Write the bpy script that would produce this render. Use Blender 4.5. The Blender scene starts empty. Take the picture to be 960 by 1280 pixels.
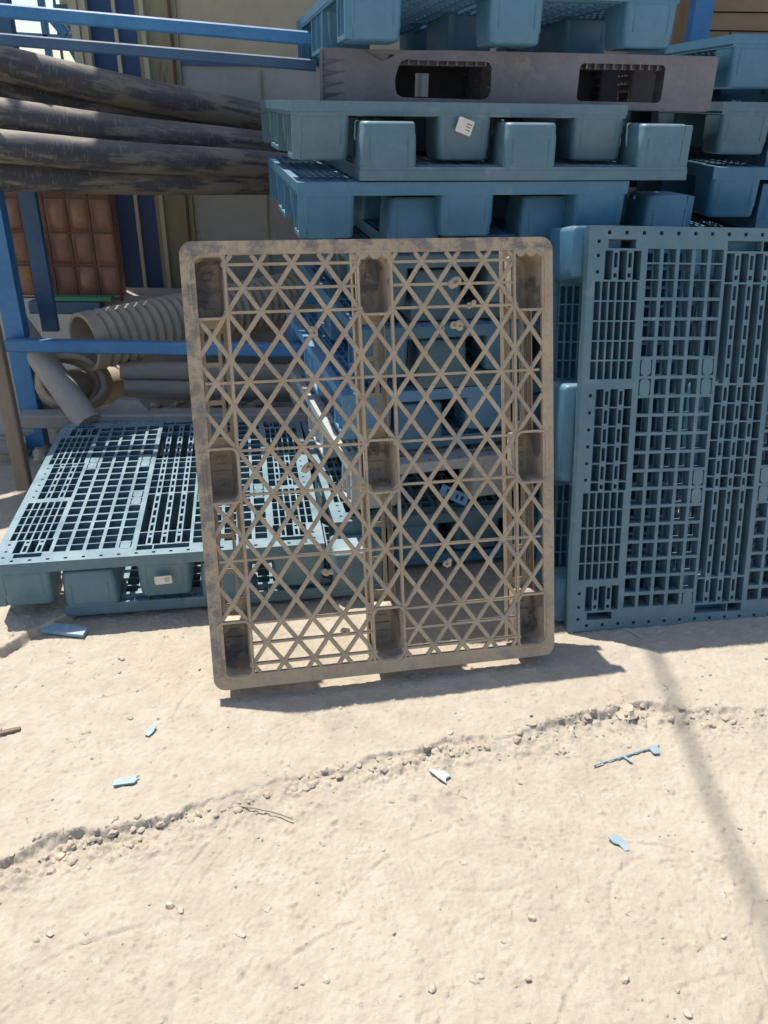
import bpy, math, random
import numpy as np
from mathutils import Matrix, Vector
random.seed(7)
R_ = math.radians
S = bpy.context.scene
COL = S.collection

# ------------------------------------------------------------------ camera
FPX, PITCH, ROLL, CAMZ = 1022.85, R_(26.662), R_(.814), 1.471
_R = np.array([[math.cos(ROLL), 0, math.sin(ROLL)], [0, 1, 0], [-math.sin(ROLL), 0, math.cos(ROLL)]]) @ \
     np.array([[1, 0, 0], [0, math.cos(PITCH), -math.sin(PITCH)], [0, math.sin(PITCH), math.cos(PITCH)]])
cam = bpy.data.objects.new('camera', bpy.data.cameras.new('camera'))
COL.objects.link(cam)
cam.data.sensor_fit = 'VERTICAL'; cam.data.sensor_height = 36; cam.data.lens = FPX/1280*36
cam.data.clip_start = .05; cam.data.clip_end = 3000
_c = _R.T
cam.matrix_world = Matrix(((_c[0, 0], _c[0, 2], -_c[0, 1], 0), (_c[1, 0], _c[1, 2], -_c[1, 1], 0),
                           (_c[2, 0], _c[2, 2], -_c[2, 1], CAMZ), (0, 0, 0, 1)))
S.camera = cam
# ------------------------------------------------------------------ sky, sun, exposure
SUN = Vector((-.24, .318, 1)).normalized()
w = bpy.data.worlds.new("World"); S.world = w; w.use_nodes = True
nt = w.node_tree; bg = nt.nodes['Background']
sky = nt.nodes.new('ShaderNodeTexSky'); sky.sky_type = 'NISHITA'; sky.sun_disc = False
sky.sun_elevation = math.asin(SUN.z); sky.sun_rotation = math.atan2(SUN.x, SUN.y)
sky.air_density = 1.0; sky.dust_density = 1.2; sky.ozone_density = 1.0
nt.links.new(sky.outputs[0], bg.inputs[0]); bg.inputs[1].default_value = .125
sun = bpy.data.objects.new('sun', bpy.data.lights.new('sun', 'SUN')); COL.objects.link(sun)
sun.data.energy = 4.2; sun.data.angle = R_(.53); sun.data.color = (1, .95, .87)
sun.rotation_euler = SUN.to_track_quat('Z', 'Y').to_euler()
S.view_settings.view_transform = 'Standard'; S.view_settings.look = 'None'
S.view_settings.exposure = .47; S.view_settings.gamma = 1; S.view_settings.use_curve_mapping = False

# ------------------------------------------------------------------ materials
def mat(name, c1, c2, scale=6, rough=.6, bump=.15, bscale=60, dust_or_sun=None, top_amt=.0, spots=None, metallic=0, stretch=(1, 1, 1), fine=.25, pits=None, pstretch=None):
    m = bpy.data.materials.new(name); m.use_nodes = True
    n = m.node_tree; N = n.nodes; L = n.links; b = N['Principled BSDF']
    tc = N.new('ShaderNodeTexCoord'); mp = N.new('ShaderNodeMapping'); mp.inputs['Scale'].default_value = stretch
    L.new(tc.outputs['Object'], mp.inputs[0])
    def noise(sc, det=6, ro=.6, src=mp):
        t = N.new('ShaderNodeTexNoise'); t.inputs['Scale'].default_value = sc; t.inputs['Detail'].default_value = det
        t.inputs['Roughness'].default_value = ro; L.new(src.outputs[0], t.inputs['Vector']); return t
    def ramp(src, a, bb):
        r = N.new('ShaderNodeMapRange'); r.inputs[1].default_value = a; r.inputs[2].default_value = bb
        L.new(src, r.inputs[0]); return r.outputs[0]
    def mix(f, a, bb):
        x = N.new('ShaderNodeMix'); x.data_type = 'RGBA'
        if isinstance(f, float): x.inputs[0].default_value = f
        else: L.new(f, x.inputs[0])
        for s, v in ((6, a), (7, bb)):
            if isinstance(v, tuple): x.inputs[s].default_value = (*v, 1)
            else: L.new(v, x.inputs[s])
        return x.outputs[2]
    n1 = noise(scale); col = mix(ramp(n1.outputs[0], .32, .68), c1, c2)
    if fine:
        n3 = noise(scale*9, 4, .7); f = N.new('ShaderNodeMath'); f.operation = 'MULTIPLY'; f.inputs[1].default_value = fine
        L.new(ramp(n3.outputs[0], .4, .75), f.inputs[0])
        col = mix(f.outputs[0], col, tuple(min(1, x*1.5+.02) for x in c2))
    if spots:
        n4 = noise(spots[1], 5, .65); col = mix(ramp(n4.outputs[0], spots[2], spots[2]+.07), col, spots[0])
    if pits:
        mp2 = mp
        if pstretch: mp2 = N.new('ShaderNodeMapping'); mp2.inputs['Scale'].default_value = pstretch; L.new(tc.outputs['Object'], mp2.inputs[0])
        n6 = noise(pits[1], 3, .6, mp2); col = mix(ramp(n6.outputs[0], pits[2], pits[2]+.05), col, pits[0])
    if dust_or_sun:  # tint on up-facing faces
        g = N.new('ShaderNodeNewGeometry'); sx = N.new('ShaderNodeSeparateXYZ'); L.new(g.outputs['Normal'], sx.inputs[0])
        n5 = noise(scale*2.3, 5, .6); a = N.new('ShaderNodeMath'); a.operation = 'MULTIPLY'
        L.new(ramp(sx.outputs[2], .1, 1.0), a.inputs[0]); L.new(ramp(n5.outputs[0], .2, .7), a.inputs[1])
        a2 = N.new('ShaderNodeMath'); a2.operation = 'MULTIPLY'; a2.inputs[1].default_value = top_amt; L.new(a.outputs[0], a2.inputs[0])
        col = mix(a2.outputs[0], col, dust_or_sun)
    L.new(col, b.inputs['Base Color']); b.inputs['Metallic'].default_value = metallic
    nr = noise(scale*3, 4); r = N.new('ShaderNodeMapRange'); r.inputs[3].default_value = rough-.1; r.inputs[4].default_value = min(1, rough+.12)
    L.new(nr.outputs[0], r.inputs[0]); L.new(r.outputs[0], b.inputs['Roughness'])
    if bump:
        nb = noise(bscale, 5, .65); bp = N.new('ShaderNodeBump'); bp.inputs['Strength'].default_value = bump; bp.inputs['Distance'].default_value = .004
        L.new(nb.outputs[0], bp.inputs['Height']); L.new(bp.outputs[0], b.inputs['Normal'])
    return m
DUST = (.50, .45, .37); DUST_GLARE = (.46, .56, .58)  # the cyan-white one paints sun glare with dust on blue pallet tops
BLUE = mat('blue plastic', (.052, .168, .268), (.076, .208, .31), 3, .40, .05, 90, DUST_GLARE, .45, fine=.22, spots=((.12, .225, .30), 9, .60), pits=((.22, .25, .24), 110, .70))
def stain(m, col, lo_y, x_in, sc):
    n = m.node_tree; N = n.nodes; L = n.links; b = N['Principled BSDF']
    tc = [q for q in N if q.type == 'TEX_COORD'][0]; sp = N.new('ShaderNodeSeparateXYZ'); L.new(tc.outputs['Object'], sp.inputs[0])
    def mr(src, a, c, d, e):
        q = N.new('ShaderNodeMapRange'); q.inputs[1].default_value = a; q.inputs[2].default_value = c; q.inputs[3].default_value = d; q.inputs[4].default_value = e; L.new(src, q.inputs[0]); return q.outputs[0]
    def mth(op, a, c):
        q = N.new('ShaderNodeMath'); q.operation = op; q.use_clamp = True
        for k, v in ((0, a), (1, c)):
            if isinstance(v, float): q.inputs[k].default_value = v
            else: L.new(v, q.inputs[k])
        return q.outputs[0]
    top = mr(sp.outputs[1], lo_y, lo_y+.02, 0, 1); left = mr(sp.outputs[0], x_in+.02, x_in, 0, .8); area = mth('ADD', top, left); area = mth('ADD', area, .12)
    t = N.new('ShaderNodeTexNoise'); t.inputs['Scale'].default_value = sc; t.inputs['Detail'].default_value = 7; t.inputs['Roughness'].default_value = .72; L.new(tc.outputs['Object'], t.inputs['Vector'])
    f = mth('MULTIPLY', area, mr(t.outputs[0], .46, .56, 0, .85))
    x = N.new('ShaderNodeMix'); x.data_type = 'RGBA'; L.new(f, x.inputs[0]); old = b.inputs['Base Color'].links[0].from_socket
    L.new(old, x.inputs[6]); x.inputs[7].default_value = (*col, 1); L.new(x.outputs[2], b.inputs['Base Color'])
BLUE2 = mat('teal plastic', (.072, .150, .190), (.108, .195, .23), 3, .42, .05, 90, DUST_GLARE, .55, fine=.25, spots=((.16, .235, .262), 9, .60), pits=((.24, .25, .23), 110, .70))
PALEBLUE = mat('bleached blue plastic', (.17, .30, .36), (.24, .36, .41), 5, .5, .05, 90, DUST, .3)
BRIGHTB = mat('bright blue plastic', (.11, .27, .46), (.15, .33, .52), 3, .4, .05, 90, DUST, .2)
SHARDB = mat('light blue plastic chips', (.17, .31, .42), (.24, .38, .47), 8, .5, .05, 90, DUST, .35)
WHITEP = mat('dusty white plastic', (.38, .41, .41), (.46, .49, .48), 5, .6, .08, 90, DUST, .4)
GREYP = mat('grey plastic', (.125, .115, .128), (.19, .175, .19), 7, .55, .12, 60, DUST, .35, spots=((.22, .205, .20), 9, .60))
BEIGE = mat('muddy beige plastic', (.37, .285, .185), (.49, .385, .26), 7, .8, .4, 140, DUST, .3, spots=((.33, .285, .245), 10, .56), pits=((.27, .22, .165), 130, .63))
stain(BEIGE, (.19, .165, .155), 1.155, .03, 13)
BEIGE_D = mat('muddy beige pocket plastic', (.50, .405, .295), (.62, .515, .39), 9, .8, .3, 160, DUST, .3, spots=((.27, .24, .22), 9, .50), pits=((.22, .18, .14), 120, .66))
MUD = mat('dried mud', (.38, .29, .19), (.47, .38, .27), 30, .95, .6, 200)
PIPE = mat('black pipe plastic', (.05, .05, .060), (.10, .095, .10), 5, .55, .12, 60, (.40, .36, .31), .65, spots=((.25, .215, .17), 11, .50), stretch=(1, 1, .22), pits=((.20, .18, .15), 40, .60), pstretch=(.5, .5, 3))
GREYPIPE = mat('grey pipe plastic', (.34, .295, .26), (.44, .385, .34), 5, .7, .1, 60, (.45, .39, .31), .5, stretch=(1, 1, .3))
TANPIPE = mat('tan corrugated duct', (.38, .31, .225), (.50, .41, .30), 6, .75, .15, 60, DUST, .4)
STEELB = mat('blue painted steel', (.025, .16, .36), (.05, .21, .42), 4, .45, .06, 80, DUST, .25, spots=((.16, .17, .17), 14, .70))
STEELD = mat('dark blue painted steel', (.03, .085, .17), (.045, .12, .22), 4, .5, .06, 80, DUST, .2, spots=((.15, .13, .11), 16, .70))
NAVY = mat('navy painted door', (.012, .055, .14), (.018, .07, .18), 2, .45, .06, 40, fine=.08)
CREAM = mat('worn cream paint', (.42, .38, .24), (.50, .46, .32), 3, .7, .1, 50, spots=((.16, .09, .045), 9, .63), stretch=(1, 1, .35))
OLIVE = mat('olive tan cladding', (.24, .21, .12), (.31, .27, .16), 3, .7, .1, 40, spots=((.19, .10, .05), 7, .62), stretch=(1, 1, .25))
WALLT = mat('tan wall sheet', (.40, .33, .21), (.46, .39, .26), 1.5, .75, .1, 40, spots=((.20, .18, .15), 5, .66))
WALLG = mat('grey wall sheet', (.33, .32, .28), (.40, .385, .335), 1.5, .75, .1, 40, spots=((.12, .14, .17), 8, .66))
ORANGE = mat('stained orange plastic', (.23, .115, .075), (.34, .18, .115), 6, .6, .1, 30, DUST, .3, spots=((.46, .22, .08), 5, .60))
RUST = mat('rusty steel', (.10, .05, .03), (.16, .08, .05), 12, .8, .2, 100)
GREEN = mat('green painted steel', (.04, .22, .10), (.06, .28, .14), 5, .5, .05, 80)
TIMBER = mat('weathered timber', (.20, .15, .10), (.29, .22, .15), 8, .85, .3, 60, stretch=(1, 1, .12))
PLY = mat('brown plywood', (.30, .19, .10), (.40, .26, .14), 6, .75, .15, 40, stretch=(.2, 1, 1.5))
CONC = mat('grey concrete', (.24, .23, .21), (.33, .31, .28), 7, .9, .3, 70, DUST, .3)
WHITEPAPER = mat('paper sticker', (.62, .59, .52), (.72, .69, .62), 30, .7, .03)
GRAV = mat('sand clods', (.38, .32, .245), (.46, .39, .30), 14, .95, .5, 120)
STONE = mat('pale stone', (.42, .35, .26), (.55, .47, .37), 14, .9, .4, 90)
GLASSY = mat('clear film', (.22, .24, .27), (.46, .48, .50), 90, .2, .5, 80)
DARKSTRIP = mat('brown offcut', (.18, .12, .08), (.25, .17, .11), 20, .8, .2)
ROOFM = mat('roof sheet', (.30, .30, .30), (.36, .36, .36), 3, .6, .05)

# ------------------------------------------------------------------ mesh helpers
class MB:
    def __init__(s): s.v = []; s.f = []
    def add(s, vs, fs):
        k = len(s.v); s.v += [tuple(v) for v in vs]; s.f += [tuple(i+k for i in f) for f in fs]
    def box(s, x0, x1, y0, y1, z0, z1):
        s.add([(x, y, z) for x in (x0, x1) for y in (y0, y1) for z in (z0, z1)],
              [(0, 1, 3, 2), (4, 6, 7, 5), (0, 4, 5, 1), (2, 3, 7, 6), (0, 2, 6, 4), (1, 5, 7, 3)])
    def loft(s, loops, cap0=True, cap1=True):
        n = len(loops[0]); k = len(s.v)
        for l in loops: s.v += [tuple(p) for p in l]
        for j in range(len(loops)-1):
            for i in range(n):
                a = k+j*n+i; b = k+j*n+(i+1) % n; s.f.append((a, b, b+n, a+n))
        if cap0: s.f.append(tuple(k+i for i in reversed(range(n))))
        if cap1: s.f.append(tuple(k+(len(loops)-1)*n+i for i in range(n)))
    def tube(s, path, r, seg=14, caps=True, rfun=None, inner=None):
        path = [Vector(p) for p in path]; loops = []
        for i, p in enumerate(path):
            t = (path[min(i+1, len(path)-1)]-path[max(i-1, 0)]).normalized()
            u = t.cross(Vector((0, 0, 1)));
            if u.length < .1: u = t.cross(Vector((0, 1, 0)))
            u.normalize(); v = t.cross(u)
            rr = rfun(i) if rfun else r
            loops.append([p+u*math.cos(a)*rr+v*math.sin(a)*rr for a in [2*math.pi*k/seg for k in range(seg)]])
        s.loft(loops, caps, caps)
    def bar(s, a, b, wd, th, up=(0, 0, 1)):     # rectangular bar from a to b, wd across, th along up
        a, b = Vector(a), Vector(b); t = (b-a).normalized(); u = t.cross(Vector(up)).normalized(); v = u.cross(t).normalized()
        c = min(wd, th)*.12
        prof = [(-wd/2+c, -th/2), (wd/2-c, -th/2), (wd/2, -th/2+c), (wd/2, th/2-c), (wd/2-c, th/2), (-wd/2+c, th/2), (-wd/2, th/2-c), (-wd/2, -th/2+c)]
        s.loft([[p+u*x+v*y for x, y in prof] for p in (a, b)])
    def build(s, name, m, parent=None, smooth=None, loc=None):
        me = bpy.data.meshes.new(name); me.from_pydata([tuple(v) for v in s.v], [], s.f); me.materials.append(m)
        import bmesh
        bm = bmesh.new(); bm.from_mesh(me); bmesh.ops.recalc_face_normals(bm, faces=bm.faces); bm.to_mesh(me); bm.free()
        if smooth:
            me.polygons.foreach_set('use_smooth', [True]*len(me.polygons)); me.update()
            try: me.set_sharp_from_angle(angle=R_(smooth))
            except Exception: pass
        o = bpy.data.objects.new(name, me); COL.objects.link(o)
        if parent: o.parent = parent
        if loc is not None: o.location = loc
        return o
def tag(o, label=None, cat=None, group=None, kind=None):
    for k, v in (('label', label), ('category', cat), ('group', group), ('kind', kind)):
        if v: o[k] = v
    return o
def empty(name, label, cat, loc=(0, 0, 0), group=None):
    o = bpy.data.objects.new(name, None); COL.objects.link(o); o.location = loc; o.empty_display_size = .1
    return tag(o, label, cat, group)
def copy_tree(o, parent=None):
    c = o.copy(); COL.objects.link(c)
    if parent: c.parent = parent
    for ch in KIDS(o): copy_tree(ch, c)
    return c
def KIDS(o): return [x for x in list(bpy.data.objects) if x.parent == o]
def at(u, v, Y):
    """world point on the plane y = Y seen at photo pixel (u, v)"""
    d = _R.T @ np.array([(u-480)/FPX, 1, (640-v)/FPX]); t = Y/d[1]
    return Vector((d[0]*t, Y, CAMZ+d[2]*t))
def gr(u, v, z=0):
    d = _R.T @ np.array([(u-480)/FPX, 1, (640-v)/FPX]); t = (z-CAMZ)/d[2]
    return Vector((d[0]*t, d[1]*t, z))

def gridplate(mb, x0, x1, y0, y1, holes, z1, z0, corner=0):
    """a slab z0..z1 over x0..x1, y0..y1 pierced by rectangular holes, one shared-vertex shell"""
    e = 1e-6
    xs = sorted({round(v, 5) for h in holes for v in h[:2]} | {x0, x1}); ys = sorted({round(v, 5) for h in holes for v in h[2:]} | {y0, y1})
    xs = [x for x in xs if x0-e <= x <= x1+e]; ys = [y for y in ys if y0-e <= y <= y1+e]
    nx, ny = len(xs)-1, len(ys)-1
    F = np.ones((nx, ny), bool)
    cx = np.array([(xs[i]+xs[i+1])/2 for i in range(nx)]); cy = np.array([(ys[i]+ys[i+1])/2 for i in range(ny)])
    for h in holes:
        F[np.ix_((cx > h[0]) & (cx < h[1]), (cy > h[2]) & (cy < h[3]))] = False
    idx = {}
    V = []; Fs = []
    def vi(i, j, k):
        q = (i, j, k)
        if q not in idx:
            x, y = xs[i], ys[j]
            if corner:
                dx = min(x-x0, x1-x); dy = min(y-y0, y1-y)
                if dx < corner and dy < corner and (dx < 1e-5 or dy < 1e-5):
                    pass
            idx[q] = len(V); V.append((x, y, z1 if k else z0))
        return idx[q]
    for i in range(nx):
        for j in range(ny):
            if not F[i, j]: continue
            Fs.append((vi(i, j, 1), vi(i+1, j, 1), vi(i+1, j+1, 1), vi(i, j+1, 1)))
            Fs.append((vi(i, j, 0), vi(i, j+1, 0), vi(i+1, j+1, 0), vi(i+1, j, 0)))
            for (di, dj, a, b) in ((-1, 0, (i, j), (i, j+1)), (1, 0, (i+1, j+1), (i+1, j)), (0, -1, (i+1, j), (i, j)), (0, 1, (i, j+1), (i+1, j+1))):
                ii, jj = i+di, j+dj
                if ii < 0 or jj < 0 or ii >= nx or jj >= ny or not F[ii, jj]:
                    Fs.append((vi(*a, 1), vi(*b, 1), vi(*b, 0), vi(*a, 0)))
    mb.add(V, Fs)
def rrect(x0, x1, y0, y1, r, z, n=4):
    out = []
    rr = r if isinstance(r, (tuple, list)) else (r,)*4          # (x1y1, x0y1, x0y0, x1y0)
    for (sx, sy, a0), q in zip(((1, 1, 0), (-1, 1, 90), (-1, -1, 180), (1, -1, 270)), rr):
        cx = (x1-q) if sx > 0 else (x0+q); cy = (y1-q) if sy > 0 else (y0+q)
        for k in range(n+1):
            a = R_(a0+90*k/n); out.append((cx+q*math.cos(a), cy+q*math.sin(a), z))
    return out
def plate(mb, outer, holes, z0, z1):
    """2-D outline with holes (lists of (x, y)), extruded z0..z1"""
    import bmesh
    bm = bmesh.new(); es = []
    for lp in [outer]+holes:
        vs = [bm.verts.new((p[0], p[1], z0)) for p in lp]
        es += [bm.edges.new((vs[i], vs[(i+1) % len(vs)])) for i in range(len(vs))]
    bmesh.ops.triangle_fill(bm, use_beauty=True, use_dissolve=False, edges=es)
    fs = list(bm.faces)
    r = bmesh.ops.extrude_face_region(bm, geom=fs)
    for v in [g for g in r['geom'] if isinstance(g, bmesh.types.BMVert)]: v.co.z = z1
    bm.verts.index_update()
    mb.add([tuple(v.co) for v in bm.verts], [tuple(v.index for v in f.verts) for f in bm.faces]); bm.free()

# ------------------------------------------------------------------ numpy noise for the ground
def vnoise(x, y, seed):
    xi = np.floor(x).astype(np.int64); yi = np.floor(y).astype(np.int64); fx = x-xi; fy = y-yi
    fx = fx*fx*fx*(fx*(fx*6-15)+10); fy = fy*fy*fy*(fy*(fy*6-15)+10)
    def h(a, b):
        n = (a*374761393+b*668265263+seed*974634777) & 0xffffffff
        n = ((n ^ (n >> 13))*1274126177) & 0xffffffff
        return ((n ^ (n >> 16)) & 0xffff)/65535.0
    return (h(xi, yi)*(1-fx)+h(xi+1, yi)*fx)*(1-fy)+(h(xi, yi+1)*(1-fx)+h(xi+1, yi+1)*fx)*fy
def fbm(x, y, sc, octv, seed, gain=.5):
    r = np.zeros_like(x); a = 1; s = 0
    for o in range(octv):
        c, d = math.cos(o*1.3), math.sin(o*1.3)
        r += a*(vnoise((x*c-y*d)*sc+o*17.3, (x*d+y*c)*sc-o*9.1, seed+o)-.5); s += a; a *= gain; sc *= 2.03
    return r/s*2
LEDGE = [(-3, -.05), (-2, .55), (-1.3, .95), (-1.0, 1.10), (-.808, 1.213), (-.70, 1.29), (-.588, 1.336), (-.47, 1.362), (-.347, 1.411), (-.25, 1.47), (-.148, 1.505), (.0, 1.548),
         (.173, 1.609), (.30, 1.632), (.4, 1.66), (.50, 1.70), (.58, 1.745), (.662, 1.768), (.8, 1.765), (.93, 1.75), (1.052, 1.752), (1.4, 1.70), (2, 1.75), (4, 1.8)]
LX = np.array([p[0] for p in LEDGE]); LY = np.array([p[1] for p in LEDGE])
def smooth(t): t = np.clip(t, 0, 1); return t*t*(3-2*t)
def height(x, y, detail=True):
    led = np.interp(x, LX, LY)+.045*fbm(x, y*.8, 8, 6, 3, .64)
    d = y-led                                                      # >0 upper crust
    near = np.exp(-(y-1.6)**2/3-(x**2)/6)
    up = .006*fbm(x, y, 2.2, 4, 11)+.0035*fbm(x, y, 14, 5, 5, .6)
    lo = -.027+.007*fbm(x, y, 1.7, 4, 21)+.0022*fbm(x, y, 9, 4, 25, .5)
    # broken edge, its depth varying along the line
    depth = np.interp(x, [-.9, -.62, -.45, -.36, -.2, 0, .15, .28, .5, .68, .85, 1.2], [1.25, 1.2, .85, .12, .6, .8, 1.2, .35, .8, 1.2, .5, .25])
    s = smooth((d+.008+.006*fbm(x, y, 45, 3, 77))/.017)
    lip = .006*np.exp(-(d-.012)**2/.0006)*(.5+fbm(x, y, 30, 3, 8))
    rub = np.exp(-((d+.035)/.045)**2)*np.maximum(0, fbm(x, y, 26, 5, 31, .72)+.16)*.028*depth
    slump = np.exp(-np.maximum(0, -d)/.07)*.010*(d < 0)
    z = lo*(1-s)+up*s+(-lo*(1-s)*.0)
    z = lo+(up-lo)*(s*depth+(1-depth)*smooth((d+.09)/.16))
    z = z+lip*s+rub*(1-s)+slump*(1-s)
    # thin crack running beside the ledge and clods above it
    z += np.maximum(0, fbm(x, y, 38, 4, 41, .6)-.33)*.018*np.clip(near, 0, 1)*(.35+.65*(1-s))
    z += np.maximum(0, fbm(x, y, 85, 3, 47, .6)-.40)*.014
    z += .0018*np.abs(fbm(x+.03*fbm(x, y, 4, 2, 81), y, 24, 4, 83, .6))*(1-.4*s)+.003*np.maximum(0, fbm(x*.5+y*.8, y*.5-x*.8, 13, 3, 85, .6)-.15)
    # faint tyre and shoe prints
    for (px, py, a, wx, wy, wl, amp) in ((.30, 1.40, 62, .10, .16, .017, .0016), (.02, 1.20, 20, .12, .08, .015, .0014), (.52, 1.15, 70, .14, .07, .018, .0013),
                                         (-.35, 1.10, 40, .09, .16, .020, .0014), (.25, 1.02, 15, .09, .12, .014, .0014), (-.10, 1.33, 75, .12, .1, .022, .0014), (.62, 1.45, 25, .14, .10, .019, .0014), (-.55, .98, 60, .15, .08, .018, .0012)):
        ca, sa = math.cos(R_(a)), math.sin(R_(a)); u = (x-px)*ca+(y-py)*sa; v = -(x-px)*sa+(y-py)*ca
        mk = np.exp(-(u/wx)**4-(v/wy)**4)
        z += amp*.85*mk*(.4+fbm(x, y, 12, 3, 66))*np.tanh(2.5*np.sin(2*math.pi*u/wl+2.5*np.sign(np.sin(v*70))*.6+1.0*fbm(x, y, 6, 2, 61)))-.0016*mk
    for (px, py, rad, a0, a1, dep) in ((.62, 1.16, .13, 95, 215, .004), (.33, 1.22, .30, 200, 262, .003), (.20, 1.52, .33, 250, 300, .003), (.55, 1.08, .22, 290, 350, .003), (-.3, 1.7, .25, 140, 190, .003)):
        dx, dy = x-px, y-py; rr = np.hypot(dx, dy); an = np.degrees(np.arctan2(dy, dx)) % 360
        z -= dep*np.exp(-((rr-rad)/.006)**2)*smooth((an-a0)/12)*smooth((a1-an)/12)
    z += .0034*fbm(x, y, 70, 3, 71, .8)*(1.0-.25*s)
    # long scuffs and drag marks
    for (px, py, a, ln, dep, wd) in ((.05, 1.30, 35, .20, .003, .004), (-.42, 1.22, 70, .16, .0028, .004), (-.38, 1.20, 74, .18, .0022, .003), (.40, 1.02, 48, .16, .003, .005), (.70, 1.30, -20, .2, .0025, .004),
                                     (-.15, 1.05, 40, .14, .003, .005), (.75, 1.05, 80, .14, .003, .004), (-.6, 1.05, 30, .2, .0025, .005), (.30, 1.32, 12, .22, .0022, .004), (.10, .95, 55, .10, .003, .005), (-.25, 1.25, 60, .1, .0022, .003), (.52, .96, 30, .16, .0025, .004), (-.8, 1.75, 30, .2, .002, .004), (-.1, 1.75, 15, .22, .002, .004), (.9, 1.45, 65, .2, .0025, .005)):
        ca, sa = math.cos(R_(a)), math.sin(R_(a)); u = (x-px)*ca+(y-py)*sa; v = -(x-px)*sa+(y-py)*ca+1.2*u*u
        z += dep*(-np.exp(-(v/wd)**2)+.6*np.exp(-((v-wd*2)/wd)**2))*np.exp(-(u/ln)**6)*(.6+fbm(x, y, 20, 2, 99))
    # thin broken slab at the far left
    e = (x+1.03)*.82-(y-2.08)*.57+.025*fbm(x, y, 9, 4, 91, .6)
    z += .030*smooth((-e+.004)/.012)*smooth((y-1.35)/.3)*smooth((3-y)/.5)
    r = np.hypot(x, y-2); far = smooth((r-4)/6)
    return z*(1-far)+far*(.05*fbm(x, y, .15, 3, 55)-.02)
def axis(a, b, step, lim, g=1.16):
    c = list(np.arange(a, b, step)); s = step
    while c[-1] < lim[1]: s *= g; c.append(c[-1]+s)
    s = step
    while c[0] > lim[0]: s *= g; c.insert(0, c[0]-s)
    return np.array(c)
gx = axis(-1.45, 1.35, .0036, (-900, 900)); gy = axis(.80, 2.45, .0036, (-200, 1800))
GX, GY = np.meshgrid(gx, gy, indexing='ij'); GZ = height(GX, GY)
nx, ny = GX.shape
me = bpy.data.meshes.new('ground')
co = np.stack([GX, GY, GZ], -1).reshape(-1, 3).astype(np.float32)
I = np.arange(nx*ny).reshape(nx, ny)
q = np.stack([I[:-1, :-1], I[1:, :-1], I[1:, 1:], I[:-1, 1:]], -1).reshape(-1, 4).astype(np.int32)
me.vertices.add(len(co)); me.vertices.foreach_set('co', co.ravel())
me.loops.add(q.size); me.loops.foreach_set('vertex_index', q.ravel())
me.polygons.add(len(q)); me.polygons.foreach_set('loop_start', np.arange(0, q.size, 4, dtype=np.int32))
me.polygons.foreach_set('use_smooth', np.ones(len(q), bool)); me.update(calc_edges=True)
G = mat('sandy ground', (.405, .352, .268), (.465, .402, .315), 1.6, .95, .75, 230, fine=.35, spots=((.385, .335, .265), 4, .60))
n_ = G.node_tree; bp0 = [q for q in n_.nodes if q.type == 'BUMP'][0]
bp0.inputs['Strength'].default_value = .8; bp0.inputs['Distance'].default_value = .003
tx = n_.nodes.new('ShaderNodeTexNoise'); tx.inputs['Scale'].default_value = 75; tx.inputs['Detail'].default_value = 8; tx.inputs['Roughness'].default_value = .62; tx.inputs['Distortion'].default_value = .6
tcn = [q for q in n_.nodes if q.type == 'TEX_COORD'][0]; n_.links.new(tcn.outputs['Object'], tx.inputs['Vector'])
b2 = n_.nodes.new('ShaderNodeBump'); b2.inputs['Strength'].default_value = .6; b2.inputs['Distance'].default_value = .004
n_.links.new(tx.outputs[0], b2.inputs['Height']); n_.links.new(b2.outputs[0], bp0.inputs['Normal'])
me.materials.append(G)
ground = bpy.data.objects.new('ground', me); COL.objects.link(ground); tag(ground, kind='structure')
def H(x, y): return float(height(np.array([x]), np.array([y]))[0])

# ------------------------------------------------------------------ stones
def rock(mb, x, y, r, flat=.6, seed=0, sink=.35, jag=.07):
    rnd = random.Random(seed); z = H(x, y)
    ph = [rnd.uniform(0, 6.28) for _ in range(6)]; sx, sy = r*rnd.uniform(.75, 1.3), r*rnd.uniform(.7, 1.1); rot = rnd.uniform(0, 3.14)
    la, lo = 6, 9; loops = []
    for i in range(1, la):
        t = math.pi*i/la; lp = []
        for j in range(lo):
            a = 2*math.pi*j/lo
            k = 1+.17*math.sin(2*a+ph[0]+t)+.12*math.sin(3*a+ph[1]-2*t)+.1*math.sin(t*3+ph[2])+rnd.uniform(-jag, jag)
            X, Y = sx*math.sin(t)*math.cos(a)*k, sy*math.sin(t)*math.sin(a)*k
            lp.append((x+X*math.cos(rot)-Y*math.sin(rot), y+X*math.sin(rot)+Y*math.cos(rot), z+r*flat*(math.cos(t)*k+1-2*sink)))
        loops.append(lp)
    mb.loft(loops)
mb = MB(); rnd = random.Random(5)
for i in range(560):
    x = rnd.uniform(-1.4, 1.3); y = rnd.uniform(.82, 2.4); rock(mb, x, y, .0018+.0045*rnd.random()**3, .6, i)
for i in range(240):
    x = rnd.uniform(-.95, 1.2); y = float(np.interp(x, LX, LY))-abs(rnd.gauss(0, .028))+.008
    rock(mb, x, y, .0022+.010*rnd.random()**3, .55, 1000+i, .5)
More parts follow.
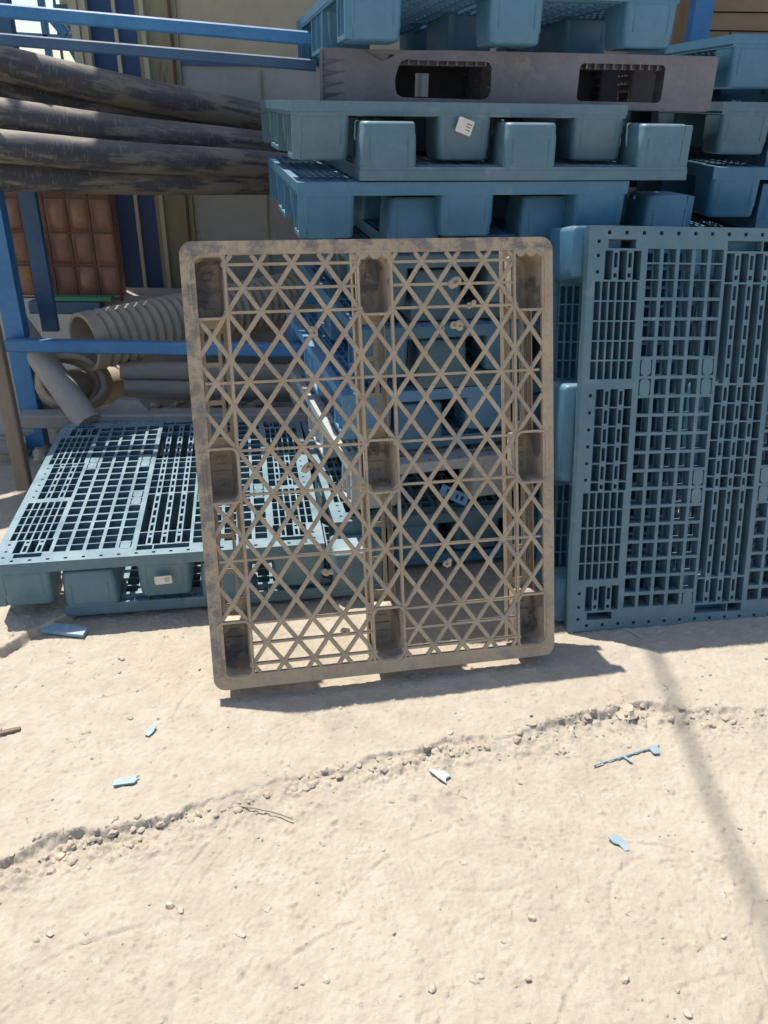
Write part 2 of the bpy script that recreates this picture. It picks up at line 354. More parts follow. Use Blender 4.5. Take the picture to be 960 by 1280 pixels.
for cx_, cy_, n_, sp in ((60, 1066, 16, .05), (110, 1045, 22, .05), (190, 1032, 22, .06), (250, 1018, 10, .04), (410, 968, 10, .04), (470, 958, 12, .04), (560, 936, 16, .05), (620, 925, 14, .05), (690, 905, 20, .05), (735, 897, 24, .05), (800, 888, 18, .04), (870, 890, 8, .05), (95, 925, 10, .025), (700, 935, 8, .03)):
    c_ = gr(cx_, cy_, -.01)
    for i in range(n_*2//3):
        x = c_.x+rnd.gauss(0, sp); y = c_.y+rnd.gauss(0, .012)+(x-c_.x)*.35
        rock(mb, x, y, .003+.009*rnd.random()**2.2, .5, 5000+int(cx_*50+i), .45, .24)
for i in range(46):
    x, y = rnd.uniform(-1.0, 1.1), rnd.uniform(.95, 2.0); a = rnd.uniform(0, 6.28); ln = rnd.uniform(.004, .022); z = H(x, y)+.002
    mb.tube([(x, y, z), (x+ln*math.cos(a)*.5, y+ln*math.sin(a)*.5, z+.0015), (x+ln*math.cos(a+.3), y+ln*math.sin(a+.3), z+.0005)], .0007, 5)
tag(mb.build('gravel', GRAV, smooth=30), kind='stuff')
big = [(785, 888, .030), (152, 824, .013), (212, 1130, .014), (225, 1136, .012), (562, 918, .010), (404, 1052, .010), (782, 1222, .014), (665, 1146, .012), (540, 1233, .012),
       (600, 1218, .009), (408, 1222, .011), (62, 1166, .008), (335, 1134, .010), (860, 1265, .010), (300, 1166, .012), (580, 1078, .008), (75, 1070, .015), (360, 963, .011), (905, 1170, .008), (480, 1060, .007), (192, 883, .009), (715, 908, .015), (840, 895, .014)]
SL = ['largest stone, stuck in the broken ledge below the blue leaning pallet', 'small flat stone on the sand between the flat pallets and the beige one',
      'left stone of the touching pair in the lower left sand', 'right darker stone of the touching pair in the lower left sand', 'small round stone just below the ledge under the plastic scrap',
      'small stone in the sand below the dry twig', 'biggest pebble near the bottom edge, below the pale blue chip', 'pebble in the middle of the lower sand at the right',
      'half-buried pebble at the bottom edge, centre of the photo', 'pebble just right above the one at the bottom centre', 'pebble near the bottom, left of centre', 'tiny lone pebble near the left edge of the lower sand',
      'pebble right of the touching pair of stones', 'pebble in the bottom right corner', 'pebble below and right of the touching pair of stones', 'tiny pebble between the plastic scrap and the pale blue chip',
      'clod at the left end of the ledge', 'small stone on the ledge above the dry twig', 'tiny pebble in the shadow stripe at the lower right', 'tiny pebble in the sand below the middle of the ledge',
      'pebble beside the oval blue chip', 'stone on the ledge left of the largest one', 'stone on the ledge right of the largest one']
for i, (u, v, r) in enumerate(big):
    p = gr(u, v, -.02 if v > 950 else 0); m = MB(); rock(m, p.x, p.y, r*(.8 if i > 1 else 1), .55, 77+i, .42, .17)
    o = m.build('stone', STONE, smooth=28)
    tag(o, SL[i], 'stone', 'loose stones on the sand')

# ------------------------------------------------------------------ blue nine-leg pallet
def slots(x0, x1, y0, y1, nb, dots, cross):
    """leg-column pattern: plain slots separated by double bars with little holes"""
    out = []; n = nb; db = .020; sl = ((x1-x0)-n*db)/(n+1); x = x0
    ys = []; y = y0
    while y < y1-.01: ys.append((y, min(y+.0515, y1))); y += .0555
    for k in range(n+1):
        if cross: out += [(x, x+sl, a, b) for a, b in ys]
        else: out.append((x, x+sl, y0, y1))
        x += sl
        if k < n:
            out += [(x+.005, x+db-.005, a+.006, b-.006) for a, b in ys if b-a > .02]
            x += db
    return out
def blue_holes():
    hs = []
    rows = [(.060, .097), (.1015, .143)]+[(.1465+.0555*k, .1465+.0555*k+.0465) for k in range(17)]+[(1.092, 1.13)]
    rows = [r for r in rows if r[1] < 1.145]
    for gx0, gx1 in ((.168, .412), (.588, .832)):
        st = (gx1-gx0)/5
        for c in range(5):
            for i, (a, b) in enumerate(rows):
                hs.append((gx0+st*c+.002, gx0+st*c+st-.009, a, b))
    for side in (0, 1):
        def mx(x0, x1): return (x0, x1) if not side else (1-x1, 1-x0)
        def add(h): hs.extend([(*mx(q[0], q[1]), q[2], q[3]) for q in h])
        add(slots(.050, .158, .066, .145, 2, True, False)); add([(.058, .140, .036, .060)])
        add(slots(.050, .158, 1.055, 1.134, 2, True, False)); add([(.058, .140, 1.140, 1.164)])
        for y0, y1 in ((.150, .445), (.760, 1.050)):
            n = 6; sl = (.158-.024)/n
            yy = y0
            while yy < y1-.02:
                add([(.024+sl*k, .024+sl*k+sl-.005, yy, min(yy+.051, y1)) for k in range(n)]); yy += .0555
        add(slots(.046, .158, .452, .755, 2, True, True))
    hs += slots(.420, .580, .070, .150, 3, True, False)+slots(.420, .580, 1.050, 1.130, 3, True, False)
    hs += slots(.420, .580, .155, .440, 3, True, False)+slots(.420, .580, .765, 1.045, 3, True, False)
    hs += slots(.420, .580, .446, .758, 3, True, True)
    hs += [(.420, .468, .036, .064), (.472, .580, .036, .064), (.420, .468, 1.136, 1.164), (.472, .580, 1.136, 1.164)]
    for k in range(18):
        x = .06+.0518*k; hs += [(x-.005, x+.005, .013, .023), (x-.005, x+.005, 1.177, 1.187)]
    for y in (.042, .08, .124, .47, .52, .57, .62, .67, .72, 1.076, 1.12, 1.16):
        hs += [(.030-.0045, .030+.0045, y-.0045, y+.0045), (.970-.0045, .970+.0045, y-.0045, y+.0045)]
    return hs
LEGX = ((.002, .165), (.419, .581), (.835, .998)); LEGY = ((.002, .152), (.452, .752), (1.048, 1.198))
LH = .152
def blue_pallet(name, label, m, group):
    t = empty(name, label, 'pallet', group=group)
    mb = MB(); bh = blue_holes(); gridplate(mb, 0, 1, 0, 1.2, bh, 0, -.027); gridplate(mb, .0215, .9785, .0315, 1.1685, bh, -.0273, -.038)
    for gx0 in (.168, .588):
        for c, i in ((0, 12), (0, 13), (4, 12), (4, 13), (4, 6), (4, 7), (4, 0)):
            zc = (.1465+.0555*(i-2)+.023) if i > 1 else .078
            if gx0 > .5: c = 4-c; i = 19-i; zc = (.1465+.0555*(i-2)+.023) if i < 19 else 1.111
            for sg in (1,):
                mb.loft([rrect(gx0+.0488*c+.0055, gx0+.0488*c+.0365, zc-.0275+.004*(i % 2), zc+.0235+.004*(i % 2), .013, q) for q in (-.006, .0009)])
    # skirt that hangs from the rim
    for (a, b, c, d) in ((0.0015, .9985, .0015, .006), (.0015, .9985, 1.194, 1.1985), (.0015, .006, .0062, 1.1938), (.994, .9985, .0062, 1.1938)):
        mb.box(a, b, c, d, -.036, -.0272)
    for ya, yb in ((.0062, .034), (1.166, 1.1938)):
        for x in [.19+.045*k for k in range(6)]+[.61+.045*k for k in range(6)]: mb.box(x, x+.004, ya, yb, -.034, -.0273)
    for xa, xb in ((.0062, .03), (.97, .9938)):
        for y in [.175+.0555*k for k in range(5)]+[.78+.0555*k for k in range(5)]: mb.box(xa, xb, y, y+.004, -.034, -.0273)
    mb.build('deck', m, t)
    for (x0, x1) in LEGX:
        for (y0, y1) in LEGY:
            lb = MB(); e = .009 if x0 < .01 else 0
            prof = [(-.0275, 0, .016), (-.118, .0015, .018), (-.121, .003, .018), (-.144, .004, .019), (-LH+.003, .006, .019), (-LH, .010, .016)]
            loops = [rrect(x0+q+e, x1-q, y0+q, y1-q, r, z) for z, q, r in prof]
            lb.loft(loops, False, True)
            if e:      # recessed window in the outer face of the edge legs
                for (a, b, c, d) in ((y0+.004, y1-.004, -.036, -.0275), (y0+.004, y1-.004, -.149, -.136), (y0+.004, y0+.020, -.136, -.036), (y1-.020, y1-.004, -.136, -.036), ((y0+y1)/2-.003, (y0+y1)/2+.003, -.136, -.036)):
                    lb.box(x0, x0+.022, a, b, c, d)
                lb.v = [(x, y, z) for x, y, z in lb.v]
            k0 = len(lb.v)
            ym = y0 if y0 < .6 else y1
            for (a, b, c, d) in ((x0+.026, x1-.026, -.0405, -.0392), (x0+.026, x0+.0273, -.112, -.0405), (x1-.0273, x1-.026, -.112, -.0405)):
                lb.box(a, b, y0-.0006, y0+.004, c, d); lb.box(a, b, y1-.004, y1+.0006, c, d)
            lb.build('leg', m, t, smooth=35)
    return t
def mat_flat(x, y, z, yaw, inv=False, tilt=0, roll=0):
    M = Matrix.Translation((x, y, z)) @ Matrix.Rotation(R_(yaw), 4, 'Z') @ Matrix.Rotation(R_(tilt), 4, 'X') @ Matrix.Rotation(R_(roll), 4, 'Y')
    if inv: M = M @ Matrix.Translation((1, 0, 0)) @ Matrix.Rotation(math.pi, 4, 'Y')
    return M
def mat_lean(x, y, z, yaw, lean, inpl):
    return Matrix.Translation((x, y, z)) @ Matrix.Rotation(R_(yaw), 4, 'Z') @ Matrix.Rotation(R_(-lean), 4, 'X') @ Matrix.Rotation(R_(inpl), 4, 'Y') @ Matrix.Rotation(R_(90), 4, 'X')
PROTO = {}
HALF = Matrix.Translation((1, 1.2, 0)) @ Matrix.Rotation(math.pi, 4, 'Z')
def pallet(label, M, m, group):
    if m.name not in PROTO:
        t = blue_pallet('plastic_pallet', label, m, group); PROTO[m.name] = t
    else:
        src = PROTO[m.name]; t = src.copy(); COL.objects.link(t)
        for ch in KIDS(src):
            c = ch.copy(); COL.objects.link(c); c.parent = t
        tag(t, label, 'pallet', group)
    t.matrix_world = M
    return t
GL = 'pallets lying flat on the sand'; GS = 'pallets of the tall stack'; GR = 'pallets of the right-hand stack'; GN = 'blue pallets leaning upright'
A = R_(9.62)
# left, on the ground: a pair nested into each other
pallet('blue-green pallet lying deck up on the sand, sticker on its front leg', mat_flat(-1.171, 2.091, .224, 9.62), BLUE2, GL)
pallet('upside-down pallet nested beneath the sunlit pallet lying on the sand', mat_flat(-1.171+.155*math.cos(A)+.03, 2.091+.155*math.sin(A)+.015, .019, 9.4, True), BLUE2, GL)
# tall stack, from the top
def nest(z, xu, yu, yawu, dx, dy, yawi, mu, mi, lu, li, tu=0, h=.202):
    pallet(lu, mat_flat(xu, yu, z+h, yawu, False, tu), mu, GS)
    a = R_(yawi); pallet(li, mat_flat(xu+dx, yu+dy, z+.001, yawi, True), mi, GS)
def FL(u, v, Y): return at(u, v, Y)
p = at(430, 0, 2.62)
pallet('blue pallet at the very top of the tall stack, standing on the grey one', mat_flat(p.x, 2.62, 1.774, 12, False, -1.2), BLUE, GS)
nest(1.268, -.272, 2.50, 12, .19, -.02, 11, BLUE2, BLUE2, 'blue pallet right below the grey one, paper sticker on its middle leg', 'upside-down pallet nested under the stickered one, high in the tall stack')
nest(1.063, -.256, 2.45, 11.5, .255, .12, 12, BLUE, BLUE, 'blue deck-up pallet just above the top rim of the beige pallet', 'upside-down pallet in the tall stack whose right leg sticks out beside the blue leaning pallet')
nest(.855, -.095, 2.50, 13, .17, .06, 13, BLUE2, BLUE2, 'blue deck-up pallet seen just behind the top of the beige lattice', 'upside-down pallet seen through the lattice just below its upper pockets')
nest(.648, -.09, 2.46, 14, .19, .06, 13, BLUE, BLUE2, 'deck-up stacked pallet seen through the lattice above its middle pockets', 'upside-down stacked pallet just above the beige pallet\'s middle pockets')
nest(.440, -.135, 2.46, 15, .17, .04, 16, BRIGHTB, BLUE, 'bright blue pallet in the lower half of the stack, seen through the lattice', 'upside-down pallet under the bright blue one in the stack')
pallet('dusty off-white pallet low in the stack, its sunlit rim showing through the lattice', mat_flat(-.105, 2.38, .425, 16), WHITEP, GS)
nest(.022, -.165, 2.40, 12, .20, .06, 11, BLUE2, BLUE, 'deck-up pallet near the bottom of the tall stack, right of the flat pallets', 'lowest pallet of the tall stack, upside down on the sand')

# right-hand stack behind
def nestR(z, x, y, yaw, dx, dy, mu, mi, lu, li):
    pallet(lu, mat_flat(x, y, z+.202, yaw) @ HALF, mu, GR); pallet(li, mat_flat(x+dx, y+dy, z+.001, yaw+1, True) @ HALF, mi, GR)
c = at(919, 42, 2.95); zt = c.z
cs = [(919, 42, 2.95, 2), (905, 127, 2.88, 1), (893, 209, 2.84, 3)]
names = [('topmost blue pallet of the right-hand stack, its corner leg lit by the sun', 'upside-down pallet under the topmost one of the right-hand stack'),
         ('second deck-up pallet of the right-hand stack, half its corner leg in sun', 'second upside-down pallet of the right-hand stack'),
         ('deck-up pallet of the right-hand stack just above the leaning blue pallet', 'upside-down pallet of the right-hand stack just behind the leaning blue pallet\'s top edge')]
for i, (u, v, Y, yaw) in enumerate(cs):
    p = at(u, v, Y); nestR(p.z-.202, p.x, p.y, yaw, .19, .05, BLUE if i != 1 else BLUE2, BLUE, *names[i])
zz = at(893, 209, 2.84).z-.202
for k in range(3):
    zz -= .2075
    nestR(zz, 1.07+.02*k, 2.92, 3+k, .19, .04, BLUE, BLUE2, ['deck-up', 'deck-up', 'deck-up'][k]+' pallet of the right-hand stack, '+['first', 'second', 'third'][k]+' below the leaning pallet\'s top edge',
          'upside-down pallet of the right-hand stack, '+['first', 'second', 'third'][k]+' below the leaning pallet\'s top edge')
# leaning pair on the right
pallet('large blue pallet leaning upright at the right, its slotted deck facing out', mat_lean(.577, 2.107, .004, 9.85, 13.3, 1.4) @ HALF, BLUE2, GN)
ML = mat_lean(.577, 2.107, .004, 9.85, 13.3, 1.4) @ Matrix.Translation((-.040, .010, -.197)) @ Matrix.Translation((1, 0, 0)) @ Matrix.Rotation(math.pi, 4, 'Y')
pallet('blue pallet nested face to face behind the one leaning upright at the right', ML, BLUE, GN)

# ------------------------------------------------------------------ grey pallet in the stack
t = empty('plastic_pallet', 'worn grey pallet with two big fork openings, near the top of the tall stack', 'pallet', group=GS)
def torn_panel():
    W, Hh = 1.2, .150
    outer = [(0, .004), (.02, 0), (1.18, 0), (1.2, .004), (1.2, .146), (1.19, .150), (.41, .150), (.30, .148), (.262, .146), (.235, .140), (.205, .122), (.185, .118), (.165, .128), (.14, .142), (.11, .149), (.05, .150), (.006, .148), (0, .138)]
    def rr(x0, x1, y0, y1, r): return [(p[0], p[1]) for p in rrect(x0, x1, y0, y1, r, 0)]
    h1 = [(.235, .03), (.25, .022), (.50, .020), (.515, .028), (.520, .045), (.520, .105), (.512, .118), (.50, .122), (.30, .122), (.262, .124), (.245, .118), (.236, .10), (.228, .07), (.230, .045)]
    return outer, [h1, rr(.785, 1.045, .022, .124, .014)]
o_, h_ = torn_panel()
M90 = Matrix.Rotation(R_(90), 4, 'X')
def tf(mb, M):
    mb.v = [tuple(M @ Vector(v)) for v in mb.v]; return mb
m = MB(); plate(m, o_, h_, 0, .006); tf(m, Matrix.Translation((0, .006, -.15)) @ M90); m.build('side_panel', GREYP, t)
m = MB(); plate(m, [(x, y) for x, y in ((0, 0), (1.2, 0), (1.2, .15), (0, .15))], [[(.33, .03), (.385, .03), (.385, .115), (.33, .115)]], 0, .006); tf(m, Matrix.Translation((0, 1.0, -.15)) @ M90); m.build('side_panel', GREYP, t)
hs = [(.03+.0285*i, .03+.0285*i+.020, .03+.047*j, .03+.047*j+.036) for i in range(40) for j in range(20)]
m = MB(); gridplate(m, .003, 1.197, .0065, .9935, hs, -.0015, -.014); m.build('deck', GREYP, t)
hs = [(.07+.09*i, .07+.09*i+.075, .08+.12*j, .08+.12*j+.09) for i in range(12) for j in range(7)]
m = MB(); gridplate(m, .003, 1.197, .0065, .9935, hs, -.1485, -.140); m.build('bottom_deck', GREYP, t)
for (x0, x1) in ((.014, .215), (.535, .77), (1.06, 1.186)):
    for (y0, y1) in ((.012, .15), (.42, .58), (.85, .985)):
        m = MB(); m.loft([rrect(x0, x1, y0, y1, .012, z) for z in (-.0142, -.1398)], False, False)
        for k in range(4): m.box(x0-.010, x0+.002, y0+.02, y1-.02, -.045-.026*k, -.041-.026*k)
        m.build('block', GREYP, t, smooth=35)
for (x0, x1) in ((.24, .53), (.78, 1.05)):
    m = MB()
    for k in range(11): xx = x0+(x1-x0)*k/10; m.box(xx-.0018, xx+.0018, .0068, .05, -.040, -.0143)
    m.box(x0-.002, x1+.002, .050, .053, -.040, -.0144)
    m.build('fork_opening_ribs', GREYP, t)
k = MB()
for zz_ in (-.036, -.066, -.096, -.124):
    k.add([(.010, -.0005, zz_+.003), (.080, -.0005, zz_+.005), (.010, -.016, zz_+.003), (.010, -.0005, zz_-.014)], [(0, 1, 2), (0, 3, 1), (0, 2, 3), (1, 3, 2)])
k.box(.006, .0095, -.012, -.0005, -.146, -.006); k.build('corner_rib', GREYP, t)
k = MB(); gridplate(k, .02, .98, .006, .144, [(.05+.1*i, .12+.1*i, .02, .130) for i in range(9)], .004, 0); k.v = [(z, x, y-.15) for x, y, z in k.v]; k.build('side_panel', GREYP, t)
p = at(399, 57, 2.80); t.matrix_world = mat_flat(p.x, 2.80, 1.612, .8, False, 0, .4)
# stickers
def sticker(label, parent_pt, yaw, w_, h_, roll, parent_lean=0):
    m = MB(); m.loft([rrect(-w_/2, w_/2, -h_/2, h_/2, .004, z) for z in (0, .0008)])
    o = m.build('paper_sticker', WHITEPAPER)
    o.matrix_world = Matrix.Translation(parent_pt) @ Matrix.Rotation(R_(yaw), 4, 'Z') @ Matrix.Rotation(R_(90), 4, 'X') @ Matrix.Rotation(R_(roll), 4, 'Z')
    k = MB()
    for q, (a_, b_) in enumerate(((.08, .42), (.08, .36), (.08, .40))): k.box(w_*a_, w_*b_, h_*(.18-.2*q), h_*(.25-.2*q), .0009, .0011)
    pr = k.build('print', GREYP, o)
    tag(o, label, 'sticker', 'paper stickers on pallet legs'); return o
ST1 = sticker('white paper sticker stuck crookedly on a leg high in the tall stack', at(581, 158, 2.583), 12, .048, .040, -18)
ST2 = sticker('white paper sticker on the front leg of the flat pallet on the sand', at(204, 725, 2.155), 9.6, .052, .028, 2)

# ------------------------------------------------------------------ beige lattice pallet
t = empty('lattice_pallet', 'muddy beige pallet with a triangular lattice deck and nine pockets, leaning in the foreground', 'pallet')
TH = .014
m = MB()
outer = [(p[0], p[1]) for p in rrect(0, 1, 0, 1.2, .034, 0, 8)]
inner = [(p[0], p[1]) for p in rrect(.036, .968, .040, 1.166, .010, 0, 3)]
plate(m, outer, [inner], 0, -TH)
# outer skirt of the rim
for ins, z0, z1 in ((0.0, -TH, -.030),):
    a = rrect(0.0008, .9992, .0008, 1.1992, .0335, -TH-.0002, 8); b = rrect(.0008, .9992, .0008, 1.1992, .0335, -.032, 8)
    c_ = rrect(.006, .994, .006, 1.194, .03, -.032, 8); d_ = rrect(.006, .994, .006, 1.194, .03, -TH-.0002, 8)
    m.loft([a, b, c_, d_], False, False)
rndl = random.Random(3)
def lbar(x0, y0, x1, y1, w0=.0085, w1=.0125, zt=0, dep=.013):
    a, b = Vector((x0, y0, 0)), Vector((x1, y1, 0)); d = (b-a).normalized(); u = Vector((-d.y, d.x, 0))
    w0 *= rndl.uniform(.92, 1.1)
    prof = [(-w0/2, zt), (w0/2, zt), (w1/2, zt-.003), (w1/2*.6, zt-dep), (-w1/2*.6, zt-dep), (-w1/2, zt-.003)]
    m.loft([[p+u*s+Vector((0, 0, z)) for s, z in prof] for p in (a, b)])
def nj(j, k):
    q = random.Random(j*101+k*7); return q.uniform(-.0013, .0013), q.uniform(-.0013, .0013)
def X(j): return .5+.0433*j
def Z(k): return .6035+.0598*k
lo, hi = .034, 1.170
def inpocket(x, z):
    return (x < .108 or x > .892 or .458 < x < .542) and (z < .190 or z > 1.010 or .528 < z < .668)
for s, zt in ((1, -.0012), (-1, -.0017)):
    for j0 in range(-40, 60):
        # diagonal through nodes (j, k) with j+k even
        pts = []
        for k in range(-10, 11):
            j = j0+s*k
            if (j+k) % 2: break
            e_ = nj(j, k); pts.append((X(j)+e_[0], Z(k)+e_[1]))
        if len(pts) < 2: continue
        for (xa, za), (xb, zb) in zip(pts[:-1], pts[1:]):
            # clip a segment to the frame
            N = 12; run = []
            for q in range(N+1):
                x, z = xa+(xb-xa)*q/N, za+(zb-za)*q/N
                ok = .030 < x < .970 and lo < z < hi and not inpocket(x, z)
                if ok: run.append((x, z))
            if len(run) > 2: lbar(*run[0], *run[-1], zt=zt)
for k in (9, 8, 7, 4, 0, 1, -1, -4, -7, -8, -9):
    z = Z(k)
    if k == 0: continue
    segs = [(.108, .458), (.542, .892)] if inpocket(.5, z) else [(.04, .96)]
    if k in (1, -1): segs = [(.108, .458), (.542, .892)]
    for a, b in segs: lbar(a, z, b, z, .0055, .008, -.0022, .016)
for k in (1, -1): pass
for x in (.1105, .4555, .5445, .8895): lbar(x, .036, x, 1.168, .0065, .009, -.0007, .022)
# nodes
for k in range(-9, 10):
    for j in range(-10, 11):
        if (j+k) % 2: continue
        x, z = X(j), Z(k)
        if inpocket(x, z) or not (.04 < x < .96): continue
        r = rndl.uniform(.0075, .0105)
        m.loft([[(x+r*q*math.cos(a), z+r*q*math.sin(a), zz_) for a in [R_(45*i+10) for i in range(8)]] for q, zz_ in ((1, -.0022), (.75, -.0003))], False, True)
PX = ((.024, .107), (.458, .542), (.892, .976)); PZ = ((.036, .190), (.528, .668), (1.010, 1.166))
for ix, (x0, x1) in enumerate(PX):
    for iz, (z0, z1) in enumerate(PZ):
        # raised lip round each pocket
        g = .006; big_r = .036
        rr = [.014]*4
        if iz == 2: rr[0] = rr[1] = big_r
        if iz == 0: rr[2] = rr[3] = big_r
        if ix == 0: rr[0 if iz != 0 else 3] = .016
        if ix == 2: rr[1 if iz != 0 else 2] = .016
        h = [(p[0], p[1]) for p in rrect(x0, x1, z0, z1, rr, 0, 6)]; o2 = [(p[0], p[1]) for p in rrect(x0-g, x1+g, z0-g, z1+g, [q+g for q in rr], 0, 6)]
        k = MB(); plate(k, o2, [h], .0028, -.012); m.add(k.v, k.f)
m.build('deck', BEIGE, t)
for ix, (x0, x1) in enumerate(PX):
    for iz, (z0, z1) in enumerate(PZ):
        rr = [.014]*4
        if iz == 2: rr[0] = rr[1] = .036
        if iz == 0: rr[2] = rr[3] = .036
        if ix == 0: rr[0 if iz != 0 else 3] = .016
        if ix == 2: rr[1 if iz != 0 else 2] = .016
        k = MB(); D = .118
        L1 = [rrect(x0+q, x1-q, z0+q, z1-q, [max(.004, r_-q) for r_ in rr], -d, 6) for q, d in ((.0002, .0005), (.002, .012), (.007, .085), (.010, D-.006), (.014, D))]
        k.loft(L1, False, True)
        L2 = [rrect(x0+q, x1-q, z0+q, z1-q, [max(.004, r_-q) for r_ in rr], -d, 6) for q, d in ((-.003, .0125), (.004, .085), (.007, D-.003), (.010, D+.003))]
        k.loft(L2, False, True)
        xm = (x0+x1)/2; zm = (z0+z1)/2
        # moulded squares and step on the pocket floor
        k.box(x0+.015, x1-.015, zm-.0015, zm+.0015, -D+.0005, -D+.008)
        for zc in ((z0+zm)/2+.004, (z1+zm)/2-.004):
            for (a, b, c2, d2) in ((-.014, .014, .009, .011), (-.014, .014, -.011, -.009), (-.014, -.012, -.009, .009), (.012, .014, -.009, .009)):
                k.box(xm+a, xm+b, zc+c2, zc+d2, -D+.0005, -D+.006)
            k.loft([[(xm+.004*math.cos(a), zc+.004*math.sin(a), q) for a in [R_(60*i) for i in range(6)]] for q in (-D+.0005, -D+.005)], False, True)
        k.build('pocket', BEIGE_D, t, smooth=40)
for (x0, x1) in ((.020, .108), (.456, .544), (.892, .980)):
    hs = []
    for (a, b) in ((.205, .515), (.685, .995)):
        n = 3; st = (b-a)/n
        for i in range(n): hs.append((x0+.024, x1-.030, a+st*i+.006, a+st*i+st-.006))
        hs.append((x1-.020, x1-.012, a+.02, b-.02))
    k = MB(); gridplate(k, x0, x1, .012, 1.188, hs, -.1225, -.136)
    k.box(x0+.0005, x0+.004, .013, 1.187, -.1223, -.108); k.box(x1-.004, x1-.0005, .013, 1.187, -.1223, -.108)
    k.build('runner', BEIGE, t)
rm = random.Random(12)
for (j, kk, r0) in ((-4, 6, .012), (5, 8, .013), (5, 6, .016), (4, 6, .008), (6, 7, .007), (-4, -5, .011), (4, -5, .011), (-5, 0, .012), (-3, -8, .010)):
    k = MB(); cx_, cz_ = X(j)+.006, Z(kk)+.004
    for q in range(4):
        ax, az, r = cx_+rm.uniform(-.009, .009), cz_+rm.uniform(-.008, .008), r0*rm.uniform(.6, 1)
        k.loft([[(ax+r*s_*(1+rm.uniform(-.12, .12))*math.cos(a), az+r*s_*(1+rm.uniform(-.12, .12))*math.sin(a), zq) for a in [R_(36*i) for i in range(10)]] for s_, zq in ((1, -.006), (.95, .001), (.55, .004))])
    k.build('mud_clump', MUD, t, smooth=60)
for x0_, w_ in ((.455, .09), (.895, .08)):
    k = MB(); pts = [(x0_-.002+w_*i/8, 1.168-.012*abs(math.sin(i*2.1))-.008) for i in range(9)]
    plate(k, [(x0_-.002, 1.172)]+pts+[(x0_+w_, 1.172)], [], .0012, -.007); k.build('mud_clump', MUD, t)
KS = .972
t.matrix_world = Matrix.Translation((-.463*KS, 1.803*KS, CAMZ*(1-KS))) @ Matrix.Scale(KS, 4) @ mat_lean(0, 0, 0, 11.6, 16.83, .2)

# ------------------------------------------------------------------ litter
def litter(name, label, cat, poly, m_, u, v, z, rot, th=.002, lift=.004, tilt=0, group=None):
    k = MB(); plate(k, poly, [], 0, th); o = k.build(name, m_); p = gr(u, v, z); p.z = H(p.x, p.y)+lift
    o.matrix_world = Matrix.Translation(p) @ Matrix.Rotation(R_(rot), 4, 'Z') @ Matrix.Rotation(R_(tilt), 4, 'X'); tag(o, label, cat, group); return o
GF = 'broken blue plastic pieces on the sand'
litter('plastic_shard', 'long bright blue plastic piece lying before the flat pallets', 'plastic shard', [(-.07, -.013), (.068, -.022), (.072, .010), (.03, .018), (-.06, .022), (-.075, .01)], SHARDB, 81, 791, 0, -4, .012, .006, 12, GF)
litter('plastic_shard', 'small oval blue chip on the sand left of the beige pallet', 'plastic shard', [(-.008, -.018), (.004, -.02), (.009, -.004), (.008, .016), (0, .02), (-.008, .01)], SHARDB, 189, 915, 0, -12, .003, .004, 5, GF)
litter('plastic_shard', 'short flat blue strip with a notched end, above the ledge at the left', 'plastic shard', [(-.028, -.011), (.02, -.009), (.026, -.002), (.024, .006), (.03, .013), (.012, .009), (-.028, .006)], SHARDB, 158, 981, -.005, 10, .004, .004, 4, GF)
litter('plastic_shard', 'curved pale blue chip on the lower sand at the right', 'plastic shard', [(-.02, .012), (-.012, -.002), (.0, -.006), (.01, -.022), (.02, -.02), (.018, 0), (.008, .014), (-.006, .02)], PALEBLUE, 773, 1052, -.02, 0, .003, .004, 8, GF)
litter('plastic_shard', 'thin broken blue rib with a stub and a flat tab, below the ledge', 'plastic shard',
       [(-.10, -.0015), (-.055, -.0008), (-.012, -.0018), (-.004, -.026), (.001, -.025), (-.004, -.0018), (.070, -.0015), (.070, -.020), (.084, -.026), (.094, -.012), (.096, -.0015), (.104, .0006), (.102, .003), (-.05, .0026), (-.098, .002)], PALEBLUE, 783, 944, -.02, 22, .003, .003, 0, GF)
litter('plastic_shard', 'crumpled clear plastic scrap just below the ledge in the middle', 'plastic film', [(-.03, .014), (-.004, .008), (.012, .012), (.03, .004), (.02, -.01), (.024, -.022), (.004, -.012), (-.02, .002)], GLASSY, 548, 971, -.02, -14, .003, .006, 10)
litter('brown_offcut', 'small brown offcut lying on the sand at the left edge', 'offcut', [(-.025, -.006), (.024, -.005), (.026, .005), (-.024, .007)], DARKSTRIP, 13, 916, 0, 22, .006, .003)
litter('wood_splinter', 'thin pale splinter poking out under the blue leaning pallet', 'splinter', [(-.028, -.0025), (.028, -.0015), (.028, .0015), (-.028, .003)], WHITEP, 793, 794, 0, -52, .004, .006)
k = MB(); k.tube([gr(285, 1008, -.018)+Vector((0, 0, .006)), gr(322, 1015, -.018)+Vector((0, 0, .010)), gr(345, 1019, -.018)+Vector((0, 0, .007)), gr(366, 1026, -.018)+Vector((0, 0, .006))], .0016, 6)
tag(k.build('dry_twig', TIMBER), 'thin dry twig on the sand below the ledge', 'twig')
# blue clip lying on a stacked pallet
k = MB(); gridplate(k, -.05, .05, -.018, .018, [(-.030, -.012, -.010, .010), (.006, .014, -.008, .008), (.024, .034, -.008, .008)], .007, 0)
o = k.build('plastic_clip', BRIGHTB); o.matrix_world = Matrix.Translation(at(567, 619, 2.40)) @ Matrix.Rotation(R_(8), 4, 'Z') @ Matrix.Rotation(R_(28), 4, 'Y') @ Matrix.Rotation(R_(62), 4, 'X')
tag(o, 'bright blue plastic clip with holes, seen through the lattice right of its centre', 'plastic clip')

